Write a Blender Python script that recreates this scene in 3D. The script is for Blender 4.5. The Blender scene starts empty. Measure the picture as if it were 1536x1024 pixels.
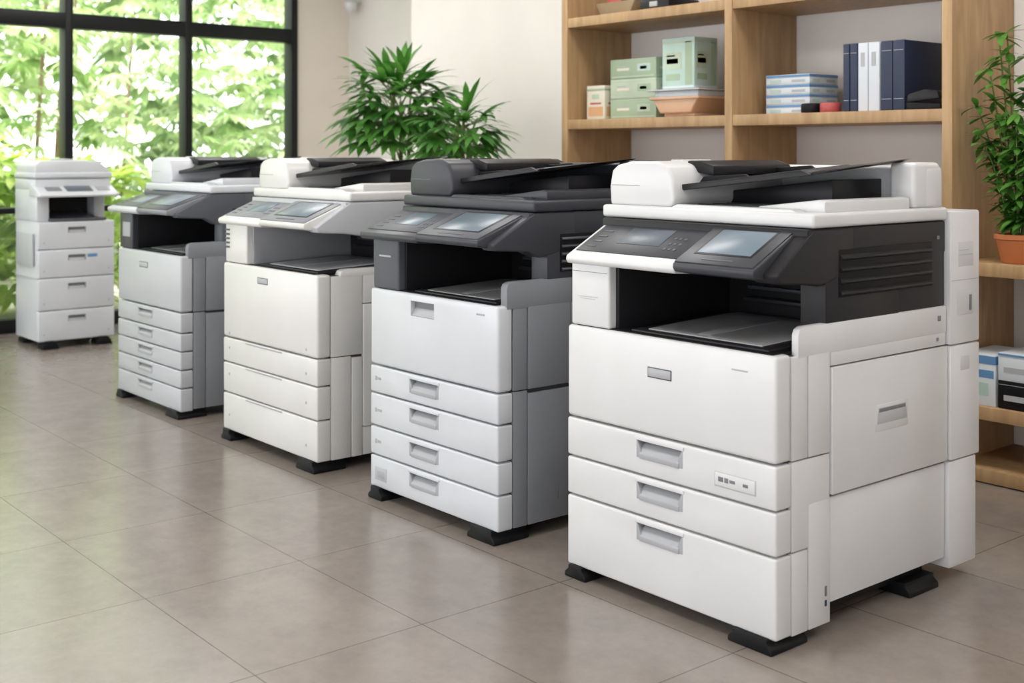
import bpy, bmesh, math, random
from mathutils import Vector, Matrix
random.seed(7)
ZOOM = None
S = bpy.context.scene
S.view_settings.view_transform = 'Standard'
S.view_settings.look = 'None'
S.view_settings.exposure = 0.0

# ------------------------------------------------------------ materials
def new_mat(name):
    m = bpy.data.materials.new(name); m.use_nodes = True
    return m, m.node_tree.nodes, m.node_tree.links, m.node_tree.nodes['Principled BSDF']

def plastic(name, col, rough=0.4, var=0.04, spec=0.5, metallic=0.0, bump=0.02, scale=350, coat=0.0):
    m, N, L, B = new_mat(name)
    tc = N.new('ShaderNodeTexCoord')
    n = N.new('ShaderNodeTexNoise'); n.inputs['Scale'].default_value = 4; n.inputs['Detail'].default_value = 3
    L.new(tc.outputs['Object'], n.inputs['Vector'])
    r = N.new('ShaderNodeValToRGB')
    r.color_ramp.elements[0].position = 0.3; r.color_ramp.elements[1].position = 0.7
    r.color_ramp.elements[0].color = (*[c*(1-var) for c in col], 1)
    r.color_ramp.elements[1].color = (*[min(1, c*(1+var)) for c in col], 1)
    L.new(n.outputs['Fac'], r.inputs['Fac']); L.new(r.outputs['Color'], B.inputs['Base Color'])
    B.inputs['Roughness'].default_value = rough
    B.inputs['Metallic'].default_value = metallic
    B.inputs['Specular IOR Level'].default_value = spec
    if coat:
        B.inputs['Coat Weight'].default_value = coat; B.inputs['Coat Roughness'].default_value = 0.16
    if bump:
        n2 = N.new('ShaderNodeTexNoise'); n2.inputs['Scale'].default_value = scale
        L.new(tc.outputs['Object'], n2.inputs['Vector'])
        b = N.new('ShaderNodeBump'); b.inputs['Strength'].default_value = bump; b.inputs['Distance'].default_value = 0.002
        L.new(n2.outputs['Fac'], b.inputs['Height']); L.new(b.outputs['Normal'], B.inputs['Normal'])
    return m

M = {}
M['white'] = plastic('white_plastic', (0.645, 0.648, 0.655), 0.34, coat=.3)
M['cream'] = plastic('cream_plastic', (0.655, 0.652, 0.635), 0.34, coat=.3)
M['coolwhite'] = plastic('cool_white_plastic', (0.59, 0.61, 0.645), 0.34, coat=.3)
M['ltgrey'] = plastic('light_grey_plastic', (0.45, 0.465, 0.49), 0.38, coat=.2)
M['grey'] = plastic('grey_plastic', (0.21, 0.22, 0.24), 0.42, spec=.35)
M['midgrey'] = plastic('mid_grey_plastic', (0.085, 0.09, 0.105), 0.42, spec=.3)
M['char'] = plastic('charcoal_plastic', (0.042, 0.044, 0.053), 0.36, spec=.35)
M['dark'] = plastic('dark_plastic', (0.015, 0.0145, 0.017), 0.38, spec=.25)
M['black'] = plastic('black_plastic', (0.006, 0.006, 0.007), 0.5, spec=.2)
M['gap'] = plastic('seam_shadow_plastic', (0.05, 0.05, 0.05), 0.7)
M['handle'] = plastic('handle_grey', (0.38, 0.39, 0.41), 0.4)
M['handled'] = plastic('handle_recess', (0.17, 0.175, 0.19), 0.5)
M['label'] = plastic('label_paper', (0.56, 0.56, 0.57), 0.5, bump=0)
M['ink'] = plastic('label_ink', (0.15, 0.15, 0.17), 0.5, bump=0)
M['screen'] = plastic('lcd_screen', (0.135, 0.18, 0.22), 0.28, var=0.25, spec=0.35, bump=0)
M['screen2'] = plastic('lcd_screen_grey', (0.10, 0.12, 0.145), 0.30, var=0.2, spec=0.35, bump=0)
M['tray'] = plastic('tray_grey', (0.32, 0.325, 0.33), 0.3)
M['smoke'] = plastic('smoked_tray', (0.028, 0.026, 0.028), 0.22, spec=.45)
M['frame'] = plastic('window_frame_paint', (0.010, 0.011, 0.012), 0.4, spec=.25)
M['wall'] = plastic('wall_paint', (0.76, 0.725, 0.69), 0.85, var=0.02, bump=0.1, scale=120)
M['wallw'] = plastic('wall_paint_warm', (0.78, 0.71, 0.63), 0.85, var=0.02, bump=0.1, scale=120)
M['ceil'] = plastic('ceiling_paint', (0.8, 0.79, 0.78), 0.9, var=0.01, bump=0)
M['terra'] = plastic('terracotta', (0.52, 0.17, 0.06), 0.7, var=0.12)
M['peach'] = plastic('peach_ceramic', (0.58, 0.36, 0.23), 0.5, var=0.08)
M['soil'] = plastic('soil', (0.04, 0.025, 0.015), 0.95, var=0.3)
M['potw'] = plastic('pot_ceramic', (0.35, 0.33, 0.30), 0.4)
M['stem'] = plastic('stem', (0.12, 0.18, 0.04), 0.6, var=0.2)
M['trunk'] = plastic('trunk_bark', (0.26, 0.19, 0.11), 0.8, var=0.3)
M['navy'] = plastic('navy_binder', (0.015, 0.025, 0.062), 0.5, var=0.1)
M['binderw'] = plastic('white_binder', (0.60, 0.63, 0.68), 0.5)
M['blue'] = plastic('blue_card', (0.11, 0.25, 0.46), 0.5, var=0.1)
M['mint'] = plastic('mint_card', (0.42, 0.55, 0.49), 0.5, var=0.12)
M['green'] = plastic('sage_card', (0.32, 0.41, 0.28), 0.5, var=0.15)
M['green2'] = plastic('pale_sage_card', (0.43, 0.50, 0.38), 0.5, var=0.15)
M['card'] = plastic('cream_card', (0.64, 0.60, 0.49), 0.5, var=0.06)
M['cardw'] = plastic('white_card', (0.62, 0.67, 0.71), 0.5, var=0.06)
M['orange'] = plastic('orange_print', (0.56, 0.32, 0.16), 0.5, var=0.1)
M['red'] = plastic('red_print', (0.42, 0.07, 0.07), 0.4, var=0.1)

def wood():
    m, N, L, B = new_mat('light_oak_wood')
    tc = N.new('ShaderNodeTexCoord'); mp = N.new('ShaderNodeMapping')
    mp.inputs['Scale'].default_value = (6, 6, 0.7)
    n = N.new('ShaderNodeTexNoise'); n.inputs['Scale'].default_value = 5; n.inputs['Detail'].default_value = 6; n.inputs['Distortion'].default_value = 0.6
    r = N.new('ShaderNodeValToRGB')
    r.color_ramp.elements[0].position = 0.3; r.color_ramp.elements[1].position = 0.72
    r.color_ramp.elements[0].color = (0.34, 0.205, 0.095, 1); r.color_ramp.elements[1].color = (0.47, 0.305, 0.155, 1)
    L.new(tc.outputs['Object'], mp.inputs['Vector']); L.new(mp.outputs['Vector'], n.inputs['Vector'])
    L.new(n.outputs['Fac'], r.inputs['Fac']); L.new(r.outputs['Color'], B.inputs['Base Color'])
    B.inputs['Roughness'].default_value = 0.5
    return m
M['wood'] = wood()

def floor_mat():
    m, N, L, B = new_mat('floor_tile')
    tc = N.new('ShaderNodeTexCoord'); mp = N.new('ShaderNodeMapping')
    mp.inputs['Location'].default_value = (3.13+0.62*20, -1.32+0.47*20, 0)
    bt = N.new('ShaderNodeTexBrick'); bt.offset = 0; bt.squash = 1
    bt.inputs['Scale'].default_value = 1
    bt.inputs['Brick Width'].default_value = 0.62; bt.inputs['Row Height'].default_value = 0.47
    bt.inputs['Mortar Size'].default_value = 0.0018; bt.inputs['Mortar Smooth'].default_value = 0.1
    bt.inputs['Color1'].default_value = (0.240, 0.205, 0.178, 1)
    bt.inputs['Color2'].default_value = (0.260, 0.223, 0.194, 1)
    bt.inputs['Mortar'].default_value = (0.11, 0.088, 0.07, 1)
    L.new(tc.outputs['Object'], mp.inputs['Vector']); L.new(mp.outputs['Vector'], bt.inputs['Vector'])
    n = N.new('ShaderNodeTexNoise'); n.inputs['Scale'].default_value = 7; n.inputs['Detail'].default_value = 12; n.inputs['Roughness'].default_value = 0.8
    L.new(tc.outputs['Object'], n.inputs['Vector'])
    mr = N.new('ShaderNodeMapRange'); mr.inputs['From Min'].default_value = 0.3; mr.inputs['From Max'].default_value = 0.7
    mr.inputs['To Min'].default_value = 0.82; mr.inputs['To Max'].default_value = 1.15
    L.new(n.outputs['Fac'], mr.inputs['Value'])
    mx = N.new('ShaderNodeVectorMath'); mx.operation = 'SCALE'
    L.new(bt.outputs['Color'], mx.inputs[0]); L.new(mr.outputs['Result'], mx.inputs['Scale'])
    L.new(mx.outputs['Vector'], B.inputs['Base Color'])
    mr2 = N.new('ShaderNodeMapRange'); mr2.inputs['To Min'].default_value = 0.16; mr2.inputs['To Max'].default_value = 0.28
    L.new(n.outputs['Fac'], mr2.inputs['Value']); L.new(mr2.outputs['Result'], B.inputs['Roughness'])
    B.inputs['Specular IOR Level'].default_value = 0.95
    b = N.new('ShaderNodeBump'); b.inputs['Strength'].default_value = 0.25; b.inputs['Distance'].default_value = 0.001; b.invert = True
    L.new(bt.outputs['Fac'], b.inputs['Height']); L.new(b.outputs['Normal'], B.inputs['Normal'])
    return m
M['floor'] = floor_mat()

def leaf_mat(name, c0, c1, trans=0.35, scale=5):
    m, N, L, B = new_mat(name)
    tc = N.new('ShaderNodeTexCoord')
    n = N.new('ShaderNodeTexNoise'); n.inputs['Scale'].default_value = scale; n.inputs['Detail'].default_value = 4
    L.new(tc.outputs['Object'], n.inputs['Vector'])
    r = N.new('ShaderNodeValToRGB')
    r.color_ramp.elements[0].position = 0.35; r.color_ramp.elements[1].position = 0.65
    r.color_ramp.elements[0].color = (*c0, 1); r.color_ramp.elements[1].color = (*c1, 1)
    L.new(n.outputs['Fac'], r.inputs['Fac']); L.new(r.outputs['Color'], B.inputs['Base Color'])
    B.inputs['Roughness'].default_value = 0.4
    t = N.new('ShaderNodeBsdfTranslucent'); L.new(r.outputs['Color'], t.inputs['Color'])
    mix = N.new('ShaderNodeMixShader'); mix.inputs[0].default_value = trans
    L.new(B.outputs[0], mix.inputs[1]); L.new(t.outputs[0], mix.inputs[2])
    L.new(mix.outputs[0], N['Material Output'].inputs['Surface'])
    return m
M['leaf'] = leaf_mat('palm_leaf', (0.035, 0.15, 0.02), (0.13, 0.36, 0.06), .35, 7)
M['leaf2'] = leaf_mat('shelf_plant_leaf', (0.05, 0.17, 0.02), (0.16, 0.38, 0.07), .35, 9)
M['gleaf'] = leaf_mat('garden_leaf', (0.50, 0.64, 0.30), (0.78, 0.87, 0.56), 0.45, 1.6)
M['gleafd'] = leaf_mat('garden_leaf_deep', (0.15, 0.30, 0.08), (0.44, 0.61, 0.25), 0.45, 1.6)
M['sleaf'] = leaf_mat('shrub_leaf', (0.30, 0.50, 0.07), (0.68, 0.82, 0.20), 0.45)
M['grass'] = plastic('garden_ground', (0.42, 0.39, 0.33), 0.9, var=0.3)

def glass():
    m, N, L, B = new_mat('window_glass'); N.remove(B)
    t = N.new('ShaderNodeBsdfTransparent'); g = N.new('ShaderNodeBsdfGlossy'); g.inputs['Roughness'].default_value = 0.02
    mx = N.new('ShaderNodeMixShader'); mx.inputs[0].default_value = 0.05
    L.new(t.outputs[0], mx.inputs[1]); L.new(g.outputs[0], mx.inputs[2]); L.new(mx.outputs[0], N['Material Output'].inputs['Surface'])
    return m
M['glass'] = glass()
def emis(name, col, s):
    m, N, L, B = new_mat(name); B.inputs['Base Color'].default_value = (*col, 1)
    B.inputs['Emission Color'].default_value = (*col, 1); B.inputs['Emission Strength'].default_value = s
    return m
M['lamp'] = emis('fill_panel_glow', (1, 0.985, 0.96), 2.5)  # glow for the added fill panels

# ------------------------------------------------------------ mesh helpers
def link(ob, parent=None):
    S.collection.objects.link(ob)
    if parent: ob.parent = parent
    return ob
def empty(name, loc=(0, 0, 0), rz=0):
    e = bpy.data.objects.new(name, None); e.location = loc; e.rotation_euler = (0, 0, rz); e.empty_display_size = 0.1
    return link(e)
def join(E):
    ch = [o for o in S.objects if o.parent == E and o.type == 'MESH']
    name = E.name; mw = E.matrix_basis.copy()
    mats = []; bm = bmesh.new()
    for o in ch:
        idx = []
        for m_ in o.data.materials:
            if m_ not in mats: mats.append(m_)
            idx.append(mats.index(m_))
        n0 = len(bm.faces); bm.from_mesh(o.data); bm.faces.ensure_lookup_table()
        for f in bm.faces[n0:]: f.material_index = idx[min(f.material_index, len(idx)-1)]
    me = bpy.data.meshes.new(name); bm.to_mesh(me); bm.free()
    for m_ in mats: me.materials.append(m_)
    for o in ch: bpy.data.objects.remove(o)
    bpy.data.objects.remove(E)
    ob = bpy.data.objects.new(name, me); ob.matrix_basis = mw
    return link(ob)
def finish(bm, name, mat, parent, bevel, segs=2, smooth=True):
    bmesh.ops.recalc_face_normals(bm, faces=bm.faces)
    if bevel > 0:
        es = [e for e in bm.edges if len(e.link_faces) == 2 and e.calc_face_angle(0) > math.radians(28)]
        bmesh.ops.bevel(bm, geom=es, offset=bevel, segments=segs, affect='EDGES', profile=0.5, clamp_overlap=True)
    me = bpy.data.meshes.new(name); bm.to_mesh(me); bm.free()
    for m_ in (mat if isinstance(mat, (list, tuple)) else [mat]): me.materials.append(m_)
    if smooth and bevel > 0:
        me.shade_smooth(); me.set_sharp_from_angle(angle=math.radians(32))
    return link(bpy.data.objects.new(name, me), parent)
def box(name, x, y, z, mat, parent=None, bevel=0.003, segs=2):
    bm = bmesh.new()
    r = bmesh.ops.create_cube(bm, size=1)
    for v in bm.verts:
        v.co = Vector((x[0]+(v.co.x+.5)*(x[1]-x[0]), y[0]+(v.co.y+.5)*(y[1]-y[0]), z[0]+(v.co.z+.5)*(z[1]-z[0])))
    d = min(x[1]-x[0], y[1]-y[0], z[1]-z[0])
    return finish(bm, name, mat, parent, min(bevel, d*0.45), segs)
def prism(name, pts, axis, a, b, mat, parent=None, bevel=0.003, segs=2, tilt=None):
    """extrude 2D profile. axis 'x': pts=(y,z); 'y': pts=(x,z); 'z': pts=(x,y)"""
    bm = bmesh.new()
    def mk(p, t):
        if axis == 'x': return (t, p[0], p[1])
        if axis == 'y': return (p[0], t, p[1])
        return (p[0], p[1], t)
    v0 = [bm.verts.new(mk(p, a)) for p in pts]; v1 = [bm.verts.new(mk(p, b)) for p in pts]
    if tilt:
        for v in bm.verts: v.co.z += (v.co.y-tilt[0])*tilt[1]
    bm.faces.new(v0); bm.faces.new(list(reversed(v1)))
    n = len(pts)
    for i in range(n):
        bm.faces.new((v0[i], v0[(i+1) % n], v1[(i+1) % n], v1[i]))
    return finish(bm, name, mat, parent, bevel, segs)
def lathe(name, prof, mat, parent=None, loc=(0, 0, 0), n=32):
    bm = bmesh.new(); rings = []
    for r, z in prof:
        rings.append([bm.verts.new((loc[0]+r*math.cos(2*math.pi*i/n), loc[1]+r*math.sin(2*math.pi*i/n), loc[2]+z)) for i in range(n)])
    for k in range(len(rings)-1):
        for i in range(n):
            bm.faces.new((rings[k][i], rings[k][(i+1) % n], rings[k+1][(i+1) % n], rings[k+1][i]))
    bm.faces.new(rings[0]); bm.faces.new(rings[-1])
    bmesh.ops.recalc_face_normals(bm, faces=bm.faces)
    me = bpy.data.meshes.new(name); bm.to_mesh(me); bm.free(); me.materials.append(mat)
    me.shade_smooth(); me.set_sharp_from_angle(angle=math.radians(40))
    return link(bpy.data.objects.new(name, me), parent)
def cut(ob, boxes):
    bm = bmesh.new()
    for x, y, z in boxes:
        r = bmesh.ops.create_cube(bm, size=1)
        for v in r['verts']:
            v.co = Vector((x[0]+(v.co.x+.5)*(x[1]-x[0]), y[0]+(v.co.y+.5)*(y[1]-y[0]), z[0]+(v.co.z+.5)*(z[1]-z[0])))
    me = bpy.data.meshes.new('tmp'); bm.to_mesh(me); bm.free()
    c = link(bpy.data.objects.new('tmp', me), ob.parent)
    md = ob.modifiers.new('b', 'BOOLEAN'); md.object = c; md.operation = 'DIFFERENCE'; md.solver = 'EXACT'
    bpy.context.view_layer.update()
    dg = bpy.context.evaluated_depsgraph_get()
    new = bpy.data.meshes.new_from_object(ob.evaluated_get(dg))
    ob.modifiers.clear(); ob.data = new
    bpy.data.objects.remove(c)
    ob.data.set_sharp_from_angle(angle=math.radians(32))

# ------------------------------------------------------------ photocopier
def slope_part(name, x, s, n, y0, z0, ang, mat, parent, bevel=0.002):
    ob = box(name, x, s, n, mat, None, bevel)
    ob.data.transform(Matrix.Translation((0, y0, z0)) @ Matrix.Rotation(ang, 4, 'X'))
    ob.parent = parent
    return ob

def copier(name, loc, P):
    E = empty(name, loc)
    W, D, zc = P['W'], P['D'], P['zc']
    lv = P['levels']; ft = 0.06
    F, SD, UP, AD, LD, PI = (M[P[k]] for k in ('front', 'side', 'upper', 'adf', 'lid', 'pillar'))
    g = 0.0026
    box('chassis', (.012, W-.014), (.05, D-.01), (lv[-1]+.04, zc-.006), M['gap'], E, .002)
    box('chassis_bottom_shade', (.03, W-.05), (.05, D-.04), (lv[-1]+.0, lv[-1]+.05), M['black'], E, .002)  # black slab puts the shade under the body into colour
    cv = box('front_cover', (0, W), (0, ft), (lv[0]+g, zc), F, E, .010, 3)
    hx = P['hx']; hw = P.get('hw', .085)
    if P.get('cover_handle'):
        h0, h1 = P['cover_handle']
        cut(cv, [((hx-hw*.9, hx+hw*.7), (-.02, .020), (h0, h1))])
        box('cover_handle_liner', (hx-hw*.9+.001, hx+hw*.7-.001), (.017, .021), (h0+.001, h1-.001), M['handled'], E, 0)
        prism('cover_handle_lip', [(.001, h0+.001), (.019, h0+.001), (.019, h0+(h1-h0)*.6)], 'x', hx-hw*.9+.003, hx+hw*.7-.003, M['handle'], E, .001)
    if P.get('badge'):
        bx0, bx1, bz0, bz1 = P['badge']
        box('badge_recess', (bx0, bx1), (-.0012, .003), (bz0, bz1), M['midgrey'], E, .0005)
        box('badge', (bx0+.003, bx1-.003), (-.0022, .003), (bz0+.003, bz1-.003), M['handle'], E, .0005)
    for i in range(len(lv)-1):
        zt, zb = lv[i]-g, lv[i+1]+g
        if i == len(lv)-2: zb = lv[-1]
        d = box('drawer_front_%d' % (i+1), (0, W), (0, ft), (zb, zt), F, E, .006, 3)
        if P.get('handles', True):
            zz1 = zt-.010; zz0 = max(zb+.012, zt-P.get('hh', .062))
            cut(d, [((hx-hw, hx+hw), (-.02, .024), (zz0, zz1))])
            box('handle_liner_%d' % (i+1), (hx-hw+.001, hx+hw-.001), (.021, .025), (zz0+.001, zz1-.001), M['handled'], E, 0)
            prism('handle_scoop_%d' % (i+1), [(-.003, zz0-.002), (.022, zz0-.002), (.022, zz0+(zz1-zz0)*.72), (.012, zz0+(zz1-zz0)*.6), (-.003, zz0+.012)], 'x', hx-hw*.86, hx+hw*.86, M['handle'], E, .002)
            prism('handle_cheek_%d' % (i+1), [(hx-hw, zz1), (hx-hw, zz0), (hx-hw*.7, zz0)], 'y', -.001, .022, M['handle'], E, .001)
            prism('handle_cheek_r_%d' % (i+1), [(hx+hw, zz1), (hx+hw, zz0), (hx+hw*.7, zz0)], 'y', -.001, .022, M['handle'], E, .001)
            box('handle_hood_%d' % (i+1), (hx-hw-.004, hx+hw+.004), (-.003, .006), (zz1-.006, zz1+.003), F, E, .001)
    for j, (y0, y1, z0, z1, mt, pr) in enumerate(P['panels']):
        box('side_panel_%d' % (j+1), (W-.014, W+pr), (y0+.0015, y1-.0015), (z0+.0015, z1-.0015), M[mt], E, .003)
        box('left_side_panel_%d' % (j+1), (-pr*.5, .012), (y0+.0015, y1-.0015), (z0+.0015, min(z1, zc)-.0015), M[mt], E, .003)
    if P.get('sdh'):
        y0, y1, z0, z1, mf, mt = P['sdh']
        box('side_handle_frame', (W-.002, W+.0072), (y0, y1), (z0, z1), M[mf], E, .002)
        prism('side_handle_recess', [(y0+.006, z0+.020), (y1-.006, z0+.020), (y1-.012, z1-.008), (y0+.012, z1-.008)], 'x', W, W+.0082, M[mt], E, .001)
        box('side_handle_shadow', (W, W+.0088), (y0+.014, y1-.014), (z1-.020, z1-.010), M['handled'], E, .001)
    for fx0, fx1 in ((.0, .085), (W-.14, W-.004)):
        for fy, tag in ((.0, 'front'), (D-.16, 'rear')):
            prism('foot_%s' % tag, [(fx0, 0), (fx1, 0), (fx1, .014), (fx1-.015, .026), (fx1-.015, lv[-1]+.003), (fx0+.015, lv[-1]+.003), (fx0+.015, .026), (fx0, .014)], 'y', fy-.012, fy+.13, M['black'], E, .004)
    sh = P['shoulder']
    prism('right_shoulder', [(sh[0], zc-.012), (sh[0], sh[1]-.02), (sh[0]+.006, sh[1]-.006), (sh[0]+.022, sh[1]), (D, sh[1]), (D, zc-.012)], 'x', W-sh[2], W+.001, M[sh[3]], E, .003)
    zs = 1.012
    yb = P.get('yb', .50)
    box('cavity_back_housing', (.02, W-.004), (yb, D-.002), (zc-.01, P['zu']), UP, E, .004)
    box('cavity_back', (.03, W-.08), (yb-.006, yb), (zc, P['zu']-.01), M[P.get('cav', 'black')], E, 0)
    box('output_well_floor', (.03, W-sh[2]), (.012, yb), (zc-.006, zc+.003), M['black'], E, .002)
    yc = P.get('yc', .19)
    box('right_column', (W-.078, W), (yc, yb+.02), (zc-.004, P['zu']), UP, E, .005)
    box('scanner_bed', (.012, W-.002), (.125, D), (P['zu']-.008, zs-.002), UP, E, .006)
    box('scanner_bed_underside', (.16, W-.08), (.13, yb), (P['zu']-.016, P['zu']-.006), M['black'], E, 0)
    cp = P['cp']; yf = cp.get('yf', -.03); zf = cp.get('zf', .914); xr = W-cp.get('inset', .04)
    arm = [(yf+.02, zf-.010), (.145, 1.008), (yc+.12, 1.008), (yc+.12, .90), (yc+.02, .875), (yc-.03, .868), (.12, zf-.038), (.05, zf-.034), (yf+.03, zf-.030)]
    prism('side_arm', arm, 'x', xr-.035, W+.001, UP, E, .006, 3)
    box('left_pillar', (.012, P['pw']), (P.get('py', .004), .30), (zc+.002, .905), PI, E, .007, 3)
    box('left_pillar_inner', (P['pw']-.002, P['pw']+.012), (.03, yb), (zc+.002, .905), M[P.get('cavl', 'dark')], E, .002)
    box('left_pillar_rear', (.012, P['pw']), (.30, yb+.01), (zc, .91), M[P['lid']], E, .004)
    tr = M[P.get('trayc', 'tray')]
    prism('output_tray', [(.03, zc+.001), (.03, zc+.008), (.07, zc+.010), (yb-.12, zc+.022), (yb-.05, zc+.022), (yb-.05, zc+.001)], 'x', P['pw']+.06, W-.045, M['dark'], E, .002)
    prism('output_tray_plate', [(.055, zc+.008), (.055, zc+.0115), (.08, zc+.0135), (yb-.13, zc+.025), (yb-.07, zc+.025), (yb-.07, zc+.015)], 'x', P['pw']+.10, W-.085, tr, E, .001)
    prism('output_tray_plate_rib', [(.07, zc+.012), (.08, zc+.0155), (yb-.15, zc+.0265), (yb-.15, zc+.02)], 'x', P['pw']+.26, P['pw']+.30, M['handle'], E, .001)
    box('exit_rollers', (P['pw']+.1, W-.12), (yb-.03, yb-.005), (zc+.09, zc+.10), M['char'], E, .002)
    box('exit_slot_ledge', (P['pw']+.1, W-.12), (yb-.05, yb-.004), (zc+.055, zc+.068), M['dark'], E, .003)
    if P.get('vents'):
        v0, v1, vz0, vz1, nv = P['vents']
        box('vent_back', (W-.001, W+.0015), (v0-.006, v1+.006), (vz0, vz1), M['black'], E, .0005)
        st = (vz1-vz0)/nv
        for k in range(nv):
            prism('vent_slat_%d' % k, [(W, vz0+st*k+.002), (W+.009, vz0+st*k+.006), (W+.009, vz0+st*k+st*.35), (W, vz0+st*k+st*.6)], 'y', v0, v1, UP, E, .001)
    box('scanner_lid', (-.004, W+.006), (.140, D), (zs, zs+.036), LD, E, .009, 3)
    # document feeder
    zt = P.get('zadf', 1.174); zl = zs+.034
    aw = P.get('aw', .25)
    prism('feeder_body', [(.004, zl), (.0, zl+.055), (.010, zt-.026), (.035, zt-.010), (.09, zt), (aw-.06, zt), (aw-.02, zt-.012), (aw, zt-.045), (aw+.005, zl+.02), (aw-.01, zl)], 'y', .165, D-.03, AD, E, .010, 3)
    box('feeder_seam', (.012, aw*.5), (.1642, .17), (zl+.058, zl+.0595), M['handled'], E, 0)
    box('feeder_back_rail', (aw-.03, W-.002), (D-.10, D-.012), (zl, zt-.012), AD, E, .014, 3)
    box('feeder_right_hinge', (W-.085, W-.004), (D-.15, D-.02), (zl, zt-.002), AD, E, .014, 3)
    TR = M[P.get('tray', 'smoke')]
    tl = (.205, .075)
    def tz(x): return zl+.046+(x-aw)*.11
    xa, xb = aw-.05, W-.045
    prism('feeder_input_tray', [(xa, tz(xa)), (xb-.02, tz(xb)), (xb+.004, tz(xb)+.009), (xa, tz(xa)+.012)], 'y', .205, D-.10, TR, E, .003, tilt=tl)
    prism('tray_rim_front', [(xa, tz(xa)+.002), (xb, tz(xb)+.002), (xb-.04, tz(xb)+.014), (xa+.02, tz(xa)+.020)], 'y', .203, .216, M['dark'], E, .002)
    prism('tray_centre_step', [(xa+.02, tz(xa)+.010), (xb-.10, tz(xb-.10)+.008), (xb-.12, tz(xb-.12)+.015), (xa+.04, tz(xa)+.020)], 'y', .33, D-.22, M['char'], E, .003, tilt=tl)
    for gy in (.27, .56):
        prism('paper_guide', [(xa+.05, tz(xa+.05)+.010), (xa+.24, tz(xa+.24)+.010), (xa+.22, tz(xa+.22)+.024), (xa+.07, tz(xa+.07)+.032)], 'y', gy, gy+.010, M['black'], E, .002, tilt=tl)
    prism('feeder_exit_block', [(aw-.01, zl), (W-.14, zl), (W-.14, tz(W-.14)-.004), (aw-.01, tz(aw)-.004)], 'y', .42, D-.09, M['dark'], E, .004)
    prism('feeder_inlet_cover', [(aw-.05, zt-.03), (aw+.05, zt-.04), (aw+.05, zt-.012), (aw, zt+.002), (aw-.05, zt+.002)], 'y', .28, D-.12, M['dark'], E, .006)
    box('feeder_latch', (aw-.13, aw-.08), (.30, .42), (zt-.004, zt+.004), M[P.get('latch', P['adf'])], E, .002)
    prism('feeder_output_bed', [(aw-.01, zl-.001), (W-.04, zl-.001), (W-.04, zl+.006), (aw-.01, zl+.005)], 'y', .22, D-.13, M[P.get('outbed', 'dark')], E, .001)
    for k in range(4):
        box('output_bed_rib', (aw+.02, W-.25), (.25+k*.06, .262+k*.06), (zl+.004, zl+.010), M['char'], E, .001)
    prism('feeder_output_wing', [(W-.24, zl-.001), (W-.012, zl-.001), (W-.012, zl+.030), (W-.03, zl+.034), (W-.22, zl+.012)], 'y', .21, D-.16, AD, E, .005)
    prism('lid_front_ridge', [(aw-.01, zl-.002), (W-.05, zl-.002), (W-.08, zl+.010), (aw+.02, zl+.010)], 'y', .158, .20, LD, E, .004)
    # control panel
    PL = M[cp['base']]; PT = M[cp['top']]
    xs = cp['split']; x0 = cp.get('x0', .01)
    def cprof(dz, yf=yf):
        return [(yf, zf-.022+dz), (yf-.006, zf-.012+dz), (yf-.004, zf+dz), (.142, 1.002+dz), (.150, .996), (.150, .93), (.04, zf-.030)]
    prism('control_panel_left', cprof(-.004), 'x', x0, xs, PL, E, .005, 3)
    prism('control_panel_right', cprof(.004, yf-.010), 'x', xs+.002, xr, M[cp['rbase']], E, .005, 3)
    def geom(yy, dz):
        dy = .142-yy+.004; hh = 1.002-zf
        return math.atan2(hh, dy), math.hypot(hh, dy)
    ang, L_ = geom(yf, 0)
    A = dict(y0=yf-.004, z0=zf-.004, ang=ang, parent=E)
    slope_part('panel_face_left', (x0+.016, xs-.006), (.028, L_-.010), (-.002, .0028), mat=PT, bevel=.001, **A)
    c = xs-.012-x0; xl = x0+.016
    slope_part('lcd_left', (xl+c*.30, xl+c*.70), (.075, L_-.030), (.002, .0042), mat=M[cp.get('scrl', 'screen2')], **A)
    for r_ in range(3):
        for q in range(3):
            slope_part('key', (xl+c*.76+q*.018, xl+c*.76+q*.018+.009), (.06+r_*.026, .06+r_*.026+.010), (.002, .0042), mat=M['midgrey'], **A)
    for q in range(4):
        slope_part('shortcut_key', (xl+c*.06, xl+c*.06+.035), (.050+q*.026, .050+q*.026+.007), (.002, .0040), mat=M['midgrey'], **A)
    ang2, L2 = geom(yf-.010, .004)
    A2 = dict(y0=yf-.014, z0=zf+.004, ang=ang2, parent=E)
    slope_part('touch_face', (xs+.006, xr-.005), (.004, L2-.003), (-.002, .0035), mat=PT, bevel=.002, **A2)
    tw = xr-.005-xs-.006
    slope_part('touch_bezel', (xs+.006+tw*.13, xs+.006+tw*.87), (.045, L2-.018), (.0025, .0045), mat=M['dark'], **A2)
    slope_part('touch_screen', (xs+.006+tw*.16, xs+.006+tw*.84), (.052, L2-.026), (.003, .0052), mat=M['screen'], **A2)
    slope_part('touch_bar', (xs+.008+tw*.3, xs+.008+tw*.7), (.020, .026), (.003, .0048), mat=M['midgrey'], **A2)
    for e in P.get('extra', []):
        box(*e[:4], M[e[4]], E, e[5] if len(e) > 5 else .002)
    return E

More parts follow.
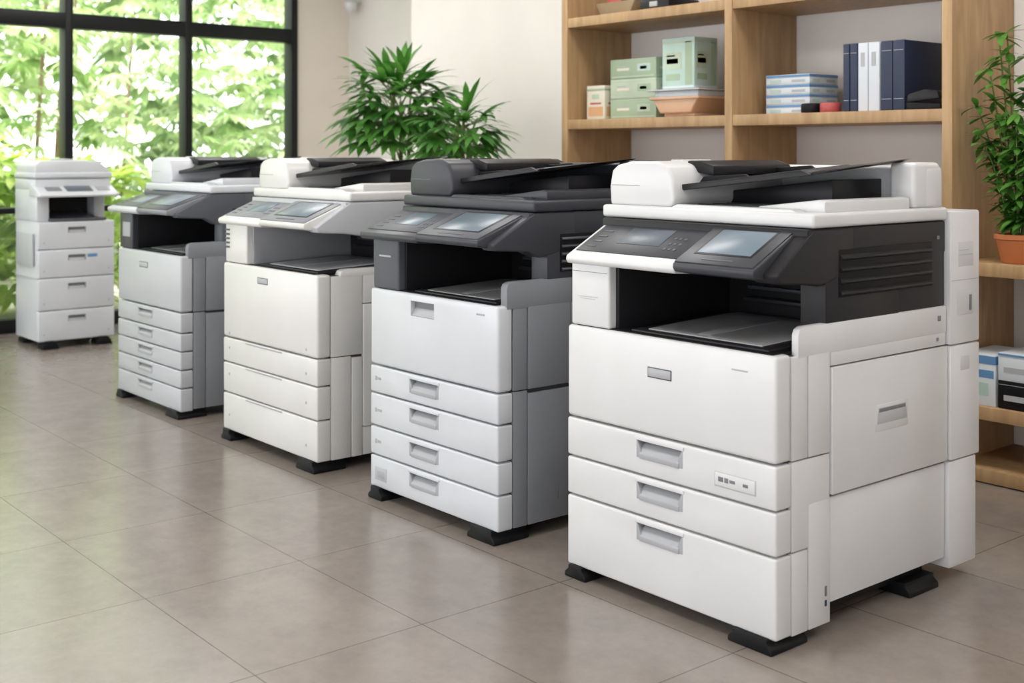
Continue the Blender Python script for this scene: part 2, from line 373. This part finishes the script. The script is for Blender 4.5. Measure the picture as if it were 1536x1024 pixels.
P5 = dict(W=.735, D=.750, zc=.712, levels=[.452, .341, .232, .034], front='white', side='white', upper='dark', adf='white', lid='white', pillar='white',
  hx=.356, hw=.082, badge=(.315, .400, .606, .634), shoulder=(.085, .775, .02, 'white'), zu=.93, pw=.165, yc=.195,
  panels=[(.06, .125, .03, .232, 'white', 0), (.125, .215, .03, .341, 'white', .001), (.06, .215, .232, .452, 'white', 0), (.06, .125, .452, .706, 'white', 0),
          (.125, .215, .452, .706, 'white', .001), (.215, .75, .345, .665, 'white', .006), (.215, .75, .665, .715, 'white', 0), (.215, .75, .075, .341, 'white', -.004)],
  sdh=(.40, .55, .475, .545, 'white', 'ltgrey'), vents=(.255, .67, .835, .955, 4),
  cp=dict(base='white', rbase='char', top='char', split=.43, yf=-.018, x0=.018, zf=.914, inset=.042),
  extra=[('rear_finisher_top', (.10, .748), (.753, .905), (.665, 1.036), 'white', .006),
         ('rear_finisher_mid', (.10, .748), (.753, .905), (.345, .662), 'white', .006),
         ('rear_finisher_low', (.10, .743), (.753, .895), (.045, .342), 'white', .006),
         ('rear_socket_plate', (.741, .7492), (.785, .87), (.745, .81), 'label'),
         ('rear_label_a', (.741, .7488), (.79, .87), (.88, .95), 'label'),
         ('rear_label_line', (.741, .7492), (.795, .865), (.912, .914), 'handle', 0),
         ('rear_label_line', (.741, .7492), (.795, .845), (.925, .927), 'handle', 0),
         ('rear_socket', (.741, .7500), (.845, .860), (.755, .80), 'handled'),
         ('rear_label_b', (.741, .7488), (.80, .85), (.59, .63), 'label'),
         ('rear_seam', (.741, .7485), (.756, .902), (.842, .844), 'handle', 0),
         ('tray_label', (.545, .675), (-.0012, .003), (.368, .406), 'ltgrey', .0005),
         ('tray_label_edge', (.548, .672), (-.0018, .003), (.371, .403), 'white', .0005),
         ('tray_label_ink', (.558, .574), (-.0024, .003), (.382, .394), 'ink', .0003),
         ('tray_label_ink', (.578, .590), (-.0024, .003), (.382, .394), 'handled', .0003),
         ('tray_label_ink', (.594, .612), (-.0024, .003), (.384, .392), 'handled', .0003),
         ('tray_label_ink_b', (.636, .652), (-.0024, .003), (.383, .391), 'handled', .0003),
         ('cover_label', (.60, .65), (-.0010, .003), (.664, .668), 'handle', .0003),
         ('pillar_mark', (.05, .11), (.0028, .006), (.79, .792), 'ltgrey', .0002),
         ('pillar_mark', (.04, .12), (.0028, .006), (.796, .798), 'ltgrey', .0002),
         ('lock_hole', (.73, .7375), (.19, .198), (.10, .125), 'ink', .001),
         ('lock_hole_b', (.73, .7375), (.19, .198), (.075, .09), 'navy', .001),
         ('side_screw', (.73, .7375), (.705, .72), (.735, .75), 'handled', .001),
         ('side_screw', (.73, .7365), (.705, .715), (.96, .97), 'handled', .001),
         ('side_screw', (.73, .7365), (.70, .71), (.68, .69), 'handled', .001),
         ('pillar_seam', (.020, .158), (.0034, .006), (.865, .8665), 'handled', 0)])
c5 = copier('office_photocopier', (-2.544, 2.32, 0), P5)

P4 = dict(W=.705, D=.745, zc=.728, levels=[.462, .365, .251, .150, .040], front='coolwhite', side='grey', upper='char', adf='char', lid='char', pillar='midgrey', latch='dark',
  hx=.318, hw=.082, cover_handle=(.655, .705), shoulder=(.035, .800, .03, 'grey'), zu=.92, pw=.165, yc=.20,
  panels=[(.06, .12, .04, .462, 'grey', 0), (.12, .30, .04, .452, 'grey', .001), (.06, .12, .462, .722, 'grey', 0), (.12, .30, .462, .722, 'grey', .002),
          (.30, .745, .04, .45, 'grey', 0), (.30, .745, .455, .722, 'grey', .003)],
  sdh=(.34, .42, .56, .72, 'char', 'dark'), vents=(.26, .64, .82, .94, 5),
  cp=dict(base='char', rbase='char', top='midgrey', split=.34, scrl='screen', yf=-.04, zf=.928, x0=0, inset=.03),
  extra=[('drawer_tag_a', (.03, .040), (-.0012, .003), (.41, .425), 'handle', .0003), ('drawer_tag_a', (.045, .065), (-.0012, .003), (.413, .422), 'handle', .0003),
         ('drawer_tag_b', (.03, .040), (-.0012, .003), (.30, .315), 'handle', .0003), ('drawer_tag_b', (.045, .070), (-.0012, .003), (.303, .312), 'handle', .0003),
         ('drawer_tag_c', (.03, .040), (-.0012, .003), (.192, .207), 'handle', .0003), ('drawer_tag_c', (.045, .065), (-.0012, .003), (.195, .204), 'handle', .0003),
         ('drawer_sticker', (.03, .10), (-.0012, .003), (.066, .112), 'ltgrey', .0003),
         ('drawer_sticker_ink', (.045, .09), (-.0016, .003), (.075, .10), 'handle', .0003),
         ('cover_tag', (.60, .64), (-.0012, .003), (.694, .70), 'handle', .0003), ('pillar_badge', (.05, .12), (.0028, .006), (.84, .846), 'ltgrey', .0003),
         ('lock_hole', (.70, .7075), (.24, .248), (.10, .15), 'ink', .001)])
copier('office_photocopier', (-3.563, 2.32, 0), P4)

P3 = dict(W=.765, D=.745, zc=.739, levels=[.427, .323, .196, .042], front='cream', side='cream', upper='ltgrey', adf='cream', lid='cream', pillar='cream',
  hx=.36, handles=False, badge=(.30, .385, .672, .698), shoulder=(.10, .755, .04, 'cream'), zu=.91, pw=.20, yc=.30, cav='dark', cavl='handle', outbed='cream', trayc='handle',
  panels=[(.06, .15, .04, .427, 'cream', 0), (.15, .20, .04, .42, 'cream', .001), (.06, .20, .427, .733, 'cream', 0),
          (.20, .745, .15, .62, 'cream', .006), (.20, .745, .04, .15, 'cream', 0), (.20, .745, .62, .733, 'cream', 0)],
  cp=dict(base='cream', rbase='cream', top='grey', split=.38, scrl='screen', yf=-.025, zf=.928, x0=.01, inset=.03),
  extra=[('pillar_vent_%d' % k, (.0115, .05), (.0005, .006), (.80+k*.018, .808+k*.018), 'midgrey', .0005) for k in range(5)] +
        [('drawer_tab_%d' % k, (.2, .5), (-.002, .003), (z-.009, z-.004), 'handle', .0005) for k, z in enumerate((.425, .321, .194))] +
        [('screw_%d' % k, (x, x+.01), (-.0012, .003), (z, z+.01), 'handle', .0003) for k, (x, z) in enumerate(((.05, .44), (.05, .38), (.05, .27), (.05, .10), (.68, .45), (.68, .36), (.68, .25), (.68, .09)))])
copier('office_photocopier', (-4.69, 2.32, 0), P3)

P2 = dict(W=.72, D=.745, zc=.732, levels=[.478, .386, .303, .220, .138, .034], front='ltgrey', side='grey', upper='midgrey', adf='coolwhite', lid='coolwhite', pillar='char',
  hx=.33, hw=.085, hh=.05, badge=(.26, .36, .655, .682), shoulder=(.035, .79, .03, 'grey'), zu=.92, pw=.165, yc=.20,
  panels=[(.06, .12, .04, .478, 'grey', 0), (.12, .30, .04, .47, 'grey', .001), (.06, .12, .478, .726, 'grey', 0), (.12, .30, .478, .726, 'grey', .002),
          (.30, .745, .04, .47, 'midgrey', 0), (.30, .745, .47, .726, 'grey', .003)],
  sdh=(.32, .40, .53, .68, 'char', 'dark'), vents=(.26, .64, .84, .94, 5),
  cp=dict(base='ltgrey', rbase='grey', top='char', split=.36, scrl='screen', yf=-.045, zf=.935, x0=-.01, inset=.02),
  extra=[('pillar_sticker', (.05, .14), (.0028, .006), (.79, .86), 'handle', .0003)])
copier('office_photocopier', (-5.83, 2.32, 0), P2)

def small_copier(loc, rz):
    E = empty('office_photocopier', loc, rz)
    W, D = .47, .44
    w = M['coolwhite']
    box('chassis', (.006, W-.006), (.03, D), (.045, .775), M['coolwhite'], E, .004)
    lv = [.775, .604, .430, .232, .045]
    for i in range(4):
        d = box('drawer_front_%d' % (i+1), (0, W), (0, .04), (lv[i+1]+.002, lv[i]-.002), w, E, .007, 3)
        z1 = lv[i]-.035; cx = W*.5
        cut(d, [((cx-.055, cx+.055), (-.02, .015), (z1-.035, z1))])
        box('handle_liner_%d' % i, (cx-.054, cx+.054), (.012, .017), (z1-.034, z1-.001), M['handled'], E, 0)
        prism('handle_scoop_%d' % i, [(-.002, z1-.036), (.014, z1-.036), (.014, z1-.016)], 'x', cx-.05, cx+.05, M['handle'], E, .001)
        for x_ in (.03, W-.04):
            box('screw', (x_, x_+.009), (-.001, .003), (lv[i+1]+.04, lv[i+1]+.049), M['handle'], E, .0003)
    for fx in (.02, W-.12):
        for fy in (-.02, D-.10):
            prism('foot', [(fx, 0), (fx+.10, 0), (fx+.09, .03), (fx+.07, .05), (fx+.02, .05), (fx, .025)], 'y', fy, fy+.10, M['black'], E, .003)
    box('seam_band', (-.002, W+.002), (.02, D+.002), (.426, .434), M['ltgrey'], E, .001)
    box('left_post', (.0, .075), (.03, D), (.775, .97), w, E, .008)
    box('right_post', (W-.07, W), (.16, D), (.775, .97), M['ltgrey'], E, .008)
    box('rear_housing', (.02, W-.02), (.28, D), (.775, .97), M['grey'], E, .005)
    box('cavity_back', (.07, W-.07), (.274, .28), (.78, .95), M['dark'], E, 0)
    box('output_tray', (.07, W-.05), (.0, .28), (.776, .792), M['midgrey'], E, .004)
    prism('output_tray_riser', [(.0, .79), (.27, .79), (.27, .83)], 'x', .12, W-.12, M['char'], E, .002)
    prism('control_panel', [(-.06, .925), (-.065, .94), (.10, 1.005), (.14, 1.005), (.14, .93)], 'x', -.01, W+.01, w, E, .006, 3)
    ang = math.atan2(.065, .165)
    slope_part('panel_screen', (.17, .33), (.05, .13), (-.002, .004), -.065, .94, ang, M['screen2'], E)
    slope_part('panel_keys', (.05, .14), (.06, .12), (-.002, .004), -.065, .94, ang, M['grey'], E)
    slope_part('panel_keys_r', (.36, .44), (.06, .12), (-.002, .004), -.065, .94, ang, M['handle'], E)
    box('scanner_bed', (0, W), (.06, D), (.965, 1.035), w, E, .008)
    box('scanner_lid', (-.006, W+.006), (.05, D), (1.038, 1.075), w, E, .01, 3)
    prism('feeder_body', [(0, 1.07), (0, 1.12), (.03, 1.145), (.30, 1.15), (.40, 1.135), (W-.02, 1.10), (W, 1.07)], 'y', .06, D-.02, w, E, .009, 3)
    prism('feeder_tray', [(.2, 1.148), (W-.02, 1.13), (W-.02, 1.14), (.2, 1.16)], 'y', .12, D-.06, M['ltgrey'], E, .003)
    box('side_bypass', (-.012, .002), (.08, D-.06), (.50, .70), M['ltgrey'], E, .004)
    box('sticker', (.30, .36), (-.0012, .003), (.55, .57), M['blue'], E, .0003)
    return E
small_copier((-7.46, 2.475, 0), math.pi/2)

# ------------------------------------------------------------ room
XW, YB, YS, XS = -8.3, 5.2, 4.57, -6.53
X1, Y0, H = 3.0, -2.2, 2.95
box('floor', (XW-.02, X1), (Y0, YB), (-.08, 0), M['floor'], None, 0)
box('ceiling', (XW-.1, X1), (Y0, YB+.1), (H, H+.1), M['ceil'], None, 0)
box('wall_back', (XW-.1, X1), (YB, YB+.12), (0, H), M['wall'], None, 0)
box('wall_back_projection', (XS, X1), (YS, YB), (0, H), M['wall'], None, 0)
box('wall_right', (X1, X1+.1), (Y0, YB+.1), (0, H), M['wall'], None, 0)
box('wall_left_pier', (XW-.1, XW), (4.72, YB), (0, H), M['wallw'], None, 0)
box('wall_left_header', (XW-.1, XW), (Y0, 4.72), (2.85, H), M['wallw'], None, 0)
box('unseen_front_header', (XW, X1), (Y0-.1, Y0), (2.15, H), M['wall'], None, 0)  # unseen front wall; low header and sill added to cut the front light
box('unseen_front_sill', (XW, X1), (Y0-.1, Y0), (-.02, .45), M['wall'], None, 0)
box('baseboard_left', (XW, XW+.012), (4.72, YB), (0, .09), M['frame'], None, .002)
box('baseboard_back', (XW, XS), (YB-.012, YB), (0, .09), M['wall'], None, .002)
W1 = empty('window_1')
ys = [4.69-.87*k for k in range(9)]
for k, y in enumerate(ys):
    box('mullion_%d' % k, (XW-.09, XW+.03), (y-.028, y+.028), (0, 2.86), M['frame'], W1, .004)
ya, yb_ = Y0, 4.72
for k, (z0, z1) in enumerate(((0, .09), (.79, .83), (2.045, 2.15), (2.78, 2.86))):
    box('rail_%d' % k, (XW-.08, XW+.025), (ya, yb_), (z0, z1), M['frame'], W1, .004)
box('glass_pane', (XW-.035, XW-.030), (ya, yb_), (.05, 2.80), M['glass'], W1, 0)
W2 = empty('unseen_front_window')  # unseen open glazing, added to let sky light in from the front
for k in range(9):
    x = XW+.1+k*1.38
    box('mullion_f%d' % k, (x-.03, x+.03), (Y0-.08, Y0-.02), (.45, 2.15), M['frame'], W2, .004)
box('rail_f0', (XW, X1), (Y0-.08, Y0-.02), (.45, .50), M['frame'], W2, .004)
box('rail_f1', (XW, X1), (Y0-.08, Y0-.02), (2.10, 2.15), M['frame'], W2, .004)

SC = empty('security_camera')
lathe('mount_plate', [(.04, 0), (.04, .02), (.02, .03)], M['white'], SC, (-8.12, 5.14, 2.41))
box('mount_arm', (-8.135, -8.105), (5.10, 5.20), (2.38, 2.41), M['white'], SC, .004)
lathe('dome', [(.01, -.06), (.035, -.045), (.048, -.015), (.05, .02), (.03, .04)], M['white'], SC, (-8.12, 5.10, 2.35))

# ------------------------------------------------------------ shelving
BS = empty('wooden_bookshelf')
ysf, ysb = 4.11, 4.565
px_ = [-4.55, -3.485, -2.44, -1.35]
for k, x in enumerate(px_):
    box('upright_%d' % k, (x, x+.042), (ysf, ysb), (0, 2.5), M['wood'], BS, .0015)
for k in range(3):
    xa, xb = px_[k]+.042, px_[k+1]
    for z in ([.02, .27, .765, 1.315, 1.825, 2.40] if k < 2 else [.005, .230, .750, 2.40]):
        box('shelf_%d' % k, (xa, xb), (ysf+.004, ysb), (z, z+.047), M['wood'], BS, .0015)
join(BS)
sz = 1.3625

def carton(name, x, y, z, main, bands=()):
    E = empty(name)
    box('carton_body', x, y, z, M[main], E, .002)
    box('lid_seam', (x[0]-.0006, x[1]+.0006), (y[0]-.0006, y[1]), (z[1]-.014, z[1]-.0125), M['handle'], E, 0)
    for (fx0, fx1, fz0, fz1, mt) in bands:
        w, h = x[1]-x[0], z[1]-z[0]
        box('print', (x[0]+fx0*w, x[0]+fx1*w), (y[0]-.0012, y[0]+.002), (z[0]+fz0*h, z[0]+fz1*h), M[mt], E, 0)
        dp = y[1]-y[0]
        box('print_side', (x[1]-.002, x[1]+.0012), (y[0]+fx0*dp, y[0]+fx1*dp), (z[0]+fz0*h, z[0]+fz1*h), M[mt], E, 0)
    return join(E)
carton('small_carton', (-4.46, -4.33), (4.20, 4.32), (sz, sz+.17), 'card', [(.1, .9, .1, .38, 'orange'), (.2, .8, .45, .5, 'red'), (0, 1, .85, .9, 'green'), (.3, .7, .6, .75, 'green2')])
zz = sz
for k in range(3):
    h = .098
    carton('storage_carton', (-4.31, -4.00), (4.22, 4.42), (zz, zz+h-.001), ('green', 'green2', 'green')[k], [(.04, .96, .08, .14, 'green2'), (.15, .42, .42, .55, 'card'), (.15, .35, .60, .66, 'handle'), (.60, .88, .35, .72, ('green2', 'green', 'mint')[k]), (.66, .80, .45, .60, 'card')])
    zz += h
BW = empty('ceramic_planter_bowl')
box('bowl_foot', (-3.93, -3.74), (4.20, 4.40), (sz, sz+.02), M['peach'], BW, .006)
prism('bowl_body', [(-3.93, sz+.018), (-3.74, sz+.018), (-3.69, sz+.09), (-3.98, sz+.09)], 'y', 4.17, 4.43, M['peach'], BW, .008, 3)
box('bowl_rim', (-3.99, -3.68), (4.16, 4.44), (sz+.082, sz+.095), M['peach'], BW, .004)
box('bowl_lid', (-3.97, -3.70), (4.18, 4.42), (sz+.094, sz+.122), M['cardw'], BW, .006)
box('display_tray', (-4.0, -3.67), (4.15, 4.45), (sz+.122, sz+.130), M['ltgrey'], BW, .003)
join(BW)
carton('tissue_carton', (-3.94, -3.74), (4.20, 4.36), (sz+.1305, sz+.37), 'mint', [(.08, .60, .40, .72, 'green2'), (.14, .50, .50, .60, 'red'), (.14, .40, .64, .67, 'cardw'), (.12, .55, .18, .30, 'green'), (.72, .92, .08, .92, 'green'), (.02, .98, .90, .93, 'green2'), (.02, .98, .03, .06, 'cardw')])
for k in range(4):
    carton('paper_ream', (-3.36, -3.13), (4.24, 4.44), (sz+k*.043, sz+k*.043+.042), ('cardw', 'binderw', 'cardw', 'cardw')[k], [(0, 1, .72, .95, 'blue'), (.1, .35, .15, .5, 'mint'), (.6, .9, .2, .45, 'handle')])
BT = empty('tape_roll')
for k in range(2):
    lathe('roll', [(.038, 0), (.042, .005), (.042, .035), (.038, .04), (.018, .04), (.018, 0)], M[('black', 'red')[k]], BT, (-3.085+k*.095, 4.19, sz+.0), 24)
join(BT)
for k, (x0, w, mt) in enumerate(((-2.915, .03, 'navy'), (-2.882, .035, 'navy'), (-2.844, .045, 'binderw'), (-2.796, .05, 'binderw'), (-2.740, .052, 'navy'), (-2.686, .052, 'navy'))):
    E = empty('ring_binder')
    box('binder_cover', (x0, x0+w), (4.17, 4.46), (sz, sz+.275), M[mt], E, .004)
    if mt != 'navy':
        box('spine_label', (x0+w*.3, x0+w*.7), (4.1688, 4.172), (sz+.18, sz+.235), M['handle'], E, 0)
    else:
        box('spine_line', (x0+w*.1, x0+w*.9), (4.1688, 4.172), (sz+.235, sz+.237), M['handle'], E, 0)
        box('spine_line', (x0+w*.1, x0+w*.9), (4.1688, 4.172), (sz+.045, sz+.047), M['handle'], E, 0)
    join(E)
BT2 = empty('desk_stapler')
prism('stapler_base', [(-2.615, sz), (-2.47, sz), (-2.47, sz+.02), (-2.615, sz+.03)], 'y', 4.15, 4.20, M['black'], BT2, .004)
prism('stapler_arm', [(-2.615, sz+.028), (-2.475, sz+.04), (-2.485, sz+.07), (-2.54, sz+.078), (-2.61, sz+.06)], 'y', 4.152, 4.198, M['dark'], BT2, .006)
join(BT2)
T = empty('craft_basket')
zt_ = 1.8725
prism('basket', [(-4.36, zt_), (-4.16, zt_), (-4.12, zt_+.07), (-4.40, zt_+.07)], 'y', 4.2, 4.42, M['trunk'], T, .008)
box('basket_item_a', (-4.36, -4.26), (4.24, 4.36), (zt_+.05, zt_+.13), M['red'], T, .01)
box('basket_item_b', (-4.24, -4.16), (4.24, 4.38), (zt_+.05, zt_+.15), M['dark'], T, .01)
join(T)
T = empty('tool_case')
box('case_body', (-4.09, -3.90), (4.2, 4.42), (zt_, zt_+.06), M['dark'], T, .01)
box('case_latch', (-4.02, -3.97), (4.193, 4.21), (zt_+.02, zt_+.045), M['handle'], T, .003)
join(T)
zr = .2775
carton('medicine_carton', (-2.38, -2.245), (4.14, 4.38), (zr, zr+.185), 'cardw', [(0, 1, .82, .98, 'blue'), (.15, .8, .2, .45, 'mint'), (.5, .95, .55, .7, 'blue')])
carton('ink_carton', (-2.235, -2.02), (4.14, 4.38), (zr, zr+.10), 'black', [(.1, .5, .3, .5, 'handle')])
carton('ink_carton', (-2.235, -2.02), (4.14, 4.38), (zr+.101, zr+.20), 'cardw', [(.1, .5, .3, .5, 'handle'), (0, 1, .9, .98, 'blue')])

# ------------------------------------------------------------ foliage
class Leaves:
    def __init__(s): s.v = []; s.f = []
    def leaf(s, p, d, L, w, droop=0.4, up=Vector((0, 0, 1)), n=4):
        d = d.normalized(); side = d.cross(up)
        if side.length < 1e-3: side = Vector((1, 0, 0))
        side.normalize()
        b = len(s.v); pos = p.copy(); dd = d.copy()
        for i in range(n+1):
            t = i/n
            ww = w*0.5*max(.03, math.sin(math.pi*min(1, t*.9+.08)))**.8
            if i == n: ww = w*.01
            s.v.append(pos-side*ww); s.v.append(pos+side*ww)
            dd = (dd+Vector((0, 0, -droop/n))).normalized()
            pos = pos+dd*(L/n)
        for i in range(n):
            a = b+2*i; s.f.append((a, a+1, a+3, a+2))
    def tube(s, pts, r):
        b = len(s.v)
        for p in pts:
            for k in range(5):
                a = 2*math.pi*k/5; s.v.append(p+Vector((math.cos(a)*r, math.sin(a)*r, 0)))
        for i in range(len(pts)-1):
            for k in range(5):
                s.f.append((b+i*5+k, b+i*5+(k+1) % 5, b+(i+1)*5+(k+1) % 5, b+(i+1)*5+k))
    def make(s, name, mat, parent=None):
        me = bpy.data.meshes.new(name); me.from_pydata([tuple(v) for v in s.v], [], s.f); me.materials.append(mat); me.shade_smooth()
        return link(bpy.data.objects.new(name, me), parent)
def rdir(zmin=-.3, zmax=1):
    a = random.uniform(0, 2*math.pi); z = random.uniform(zmin, zmax); r = math.sqrt(max(0, 1-z*z))
    return Vector((r*math.cos(a), r*math.sin(a), z))
def fan(LV, p, d, L, w, n=8, spread=2.2, droop=.5, seg=4):
    d = d.normalized(); s_ = d.cross(Vector((0, 0, 1)))
    s_ = s_.normalized() if s_.length > .01 else Vector((1, 0, 0))
    for i in range(n):
        a = (i/(n-1)-.5)*spread
        dd = d*math.cos(a)+s_*math.sin(a)
        LV.leaf(p, dd+rdir(-1, 1)*.08, L*(.75+.25*math.cos(a))*random.uniform(.9, 1.1), w, droop, n=seg)

def palm(name, cx, cy, nf, R, zc_, RZ, L, pot_r, pot_h):
    E = empty(name)
    lathe('pot', [(pot_r*.7, 0), (pot_r*.8, .02), (pot_r, pot_h-.03), (pot_r*1.05, pot_h), (pot_r*.93, pot_h), (pot_r*.9, pot_h-.03)], M['potw'], E, (cx, cy, 0))
    lathe('soil', [(pot_r*.9, pot_h-.05), (pot_r*.9, pot_h-.025)], M['soil'], E, (cx, cy, 0))
    LV = Leaves(); ST = Leaves()
    stems = []
    for k in range(7):
        a = k*2.4; rr = R*.28*math.sqrt((k+.3)/7)
        base = Vector((cx+.5*rr*math.cos(a), cy+.5*rr*math.sin(a), pot_h-.04)); top = Vector((cx+rr*math.cos(a), cy+rr*math.sin(a), zc_+RZ*random.uniform(.0, .5)))
        ST.tube([base.lerp(top, t) for t in (0, .33, .66, 1)], .008); stems.append((base, top))
    for j in range(nf):
        zz = 1-1.75*(j+.5)/nf; a = j*2.39996
        r = math.sqrt(max(0, 1-zz*zz))
        d = Vector((r*math.cos(a), r*math.sin(a), zz))
        q = random.uniform(.45, .95)
        e = Vector((cx+d.x*R*q, cy+d.y*R*q, zc_+d.z*RZ*q))
        b_, t_ = min(stems, key=lambda s: (s[1]-e).length)
        o = b_.lerp(t_, min(1, max(.3, (e.z-.12-b_.z)/(t_.z-b_.z))))
        ST.tube([o, o.lerp(e, .5)+Vector((0, 0, .02)), e], .0035)
        dv = Vector((d.x, d.y, max(-.1, d.z*.8)+.12))
        fan(LV, e, dv, L*random.uniform(.85, 1.1), L*.19, 9, 2.7, .75)
    LV.make('fronds', M['leaf'], E); ST.make('stems', M['stem'], E)
palm('potted_lady_palm', -5.54, 3.80, 54, .30, 1.42, .30, .23, .19, .38)
palm('potted_lady_palm', -4.87, 3.72, 24, .19, 1.29, .16, .19, .13, .30)

SP = empty('potted_bamboo_plant')
zp = .7975
lathe('pot', [(.055, 0), (.06, .005), (.078, .085), (.084, .088), (.084, .105), (.072, .105), (.07, .09)], M['terra'], SP, (-2.20, 4.22, zp))
lathe('soil', [(.07, .085), (.07, .093)], M['soil'], SP, (-2.20, 4.22, zp))
LV = Leaves(); ST = Leaves()
for k in range(15):
    a = random.uniform(0, 6.28); r1 = random.uniform(.04, .15)
    p0 = Vector((-2.20+.02*math.cos(a), 4.22+.02*math.sin(a), .885)); p1 = Vector((-2.20+r1*math.cos(a), 4.20+r1*.6*math.sin(a), random.uniform(1.15, 1.68)))
    pts = [p0.lerp(p1, t)+Vector((0, 0, .05*math.sin(t*3.1))) for t in [i/8 for i in range(9)]]
    ST.tube(pts, .003)
    for p in pts[1:]:
        for j in range(7):
            LV.leaf(p, rdir(-.4, .7), random.uniform(.06, .10), .024, .6)
for v in LV.v:      # leaves rest against, never pass through, the shelf upright
    v.x = max(v.x, -2.392); v.z = max(v.z, .83)
LV.make('leaves', M['leaf2'], SP); ST.make('stems', M['stem'], SP)
join(SP)

# garden
box('garden_ground', (-24, XW-.1), (-8, 20), (-.12, -.02), M['grass'], None, 0)
HD = empty('bamboo_hedge')
LA = Leaves(); LB = Leaves(); ST = Leaves()
for k in range(3600):
    y = random.uniform(-2.5, 11); x = random.uniform(-13.5, -10.6); z = random.uniform(.1, 4.0)
    if math.sin(y*2.6+.5)*math.sin(z*2.1+y*.8+x) > .72: continue
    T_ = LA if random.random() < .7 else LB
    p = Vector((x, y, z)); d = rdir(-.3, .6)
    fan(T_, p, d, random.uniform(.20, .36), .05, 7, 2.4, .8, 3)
for k in range(2200):
    y = random.uniform(-2.5, 15); x = random.uniform(-17.5, -14); z = random.uniform(0, 4.3)
    if math.sin(y*1.9+1)*math.sin(z*1.6+y*.5) > .35: continue
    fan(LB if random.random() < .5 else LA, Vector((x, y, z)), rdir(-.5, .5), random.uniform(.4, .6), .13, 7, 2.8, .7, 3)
for k in range(16):
    y = random.uniform(-2.5, 11); x = random.uniform(-13.4, -12)
    ST.tube([Vector((x, y, -.02)), Vector((x+.1, y+.1, 2.2)), Vector((x+.3, y+.2, 4.5))], random.uniform(.012, .03))
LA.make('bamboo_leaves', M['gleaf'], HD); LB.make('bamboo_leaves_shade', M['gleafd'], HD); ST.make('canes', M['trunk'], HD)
SH = empty('garden_shrub')
LA = Leaves()
for k in range(280):
    y = random.uniform(1.2, 3.75); x = random.uniform(-9.6, -8.95); z = random.uniform(.1, 1.16)
    fan(LA, Vector((x, y, z)), rdir(.2, 1), random.uniform(.26, .40), .075, 7, 2.4, .9)
LA.make('shrub_leaves', M['sleaf'], SH)

# ------------------------------------------------------------ lights
w = bpy.data.worlds.new('World'); S.world = w; w.use_nodes = True
bg = w.node_tree.nodes['Background']; bg.inputs[0].default_value = (0.95, 0.968, 1.0, 1); bg.inputs[1].default_value = 4.2
sd = bpy.data.lights.new('sun', 'SUN'); sd.energy = 8.5; sd.angle = math.radians(3); sd.color = (1, .96, .88)
so = link(bpy.data.objects.new('sun', sd)); so.rotation_euler = Vector((-.45, .75, -1.25)).to_track_quat('-Z', 'Y').to_euler()
for i, (lx, ly) in enumerate([(-6.6, 1.2), (-4.4, 1.2), (-2.2, 1.2), (0, 1.2), (-6.6, 3.4), (-4.4, 3.4), (-2.2, 3.4), (0, 3.4)]):  # ceiling panels out of view, added as even fill light
    E = empty('added_fill_panel', (lx, ly, H))
    box('housing', (-.62, .62), (-.32, .32), (-.03, -.001), M['ceil'], E, .003)
    box('diffuser', (-.59, .59), (-.29, .29), (-.034, -.029), M['lamp'], E, 0)
    ld = bpy.data.lights.new('fill_light', 'AREA'); ld.shape = 'RECTANGLE'; ld.size = 1.18; ld.size_y = .58; ld.energy = 15; ld.color = (1, .975, .945)
    lo = link(bpy.data.objects.new('fill_light', ld), E); lo.location = (0, 0, -.045)

# ------------------------------------------------------------ camera
cam = bpy.data.cameras.new('camera'); co = link(bpy.data.objects.new('camera', cam))
cam.sensor_width = 36; cam.lens = 36*1814/1536; cam.shift_y = -(512-228)/1536
co.location = (0, 0, 1.2); co.rotation_euler = (math.radians(90), 0, math.radians(50.26))
cam.dof.use_dof = True; cam.dof.focus_distance = 3.6; cam.dof.aperture_fstop = 3.4
S.camera = co
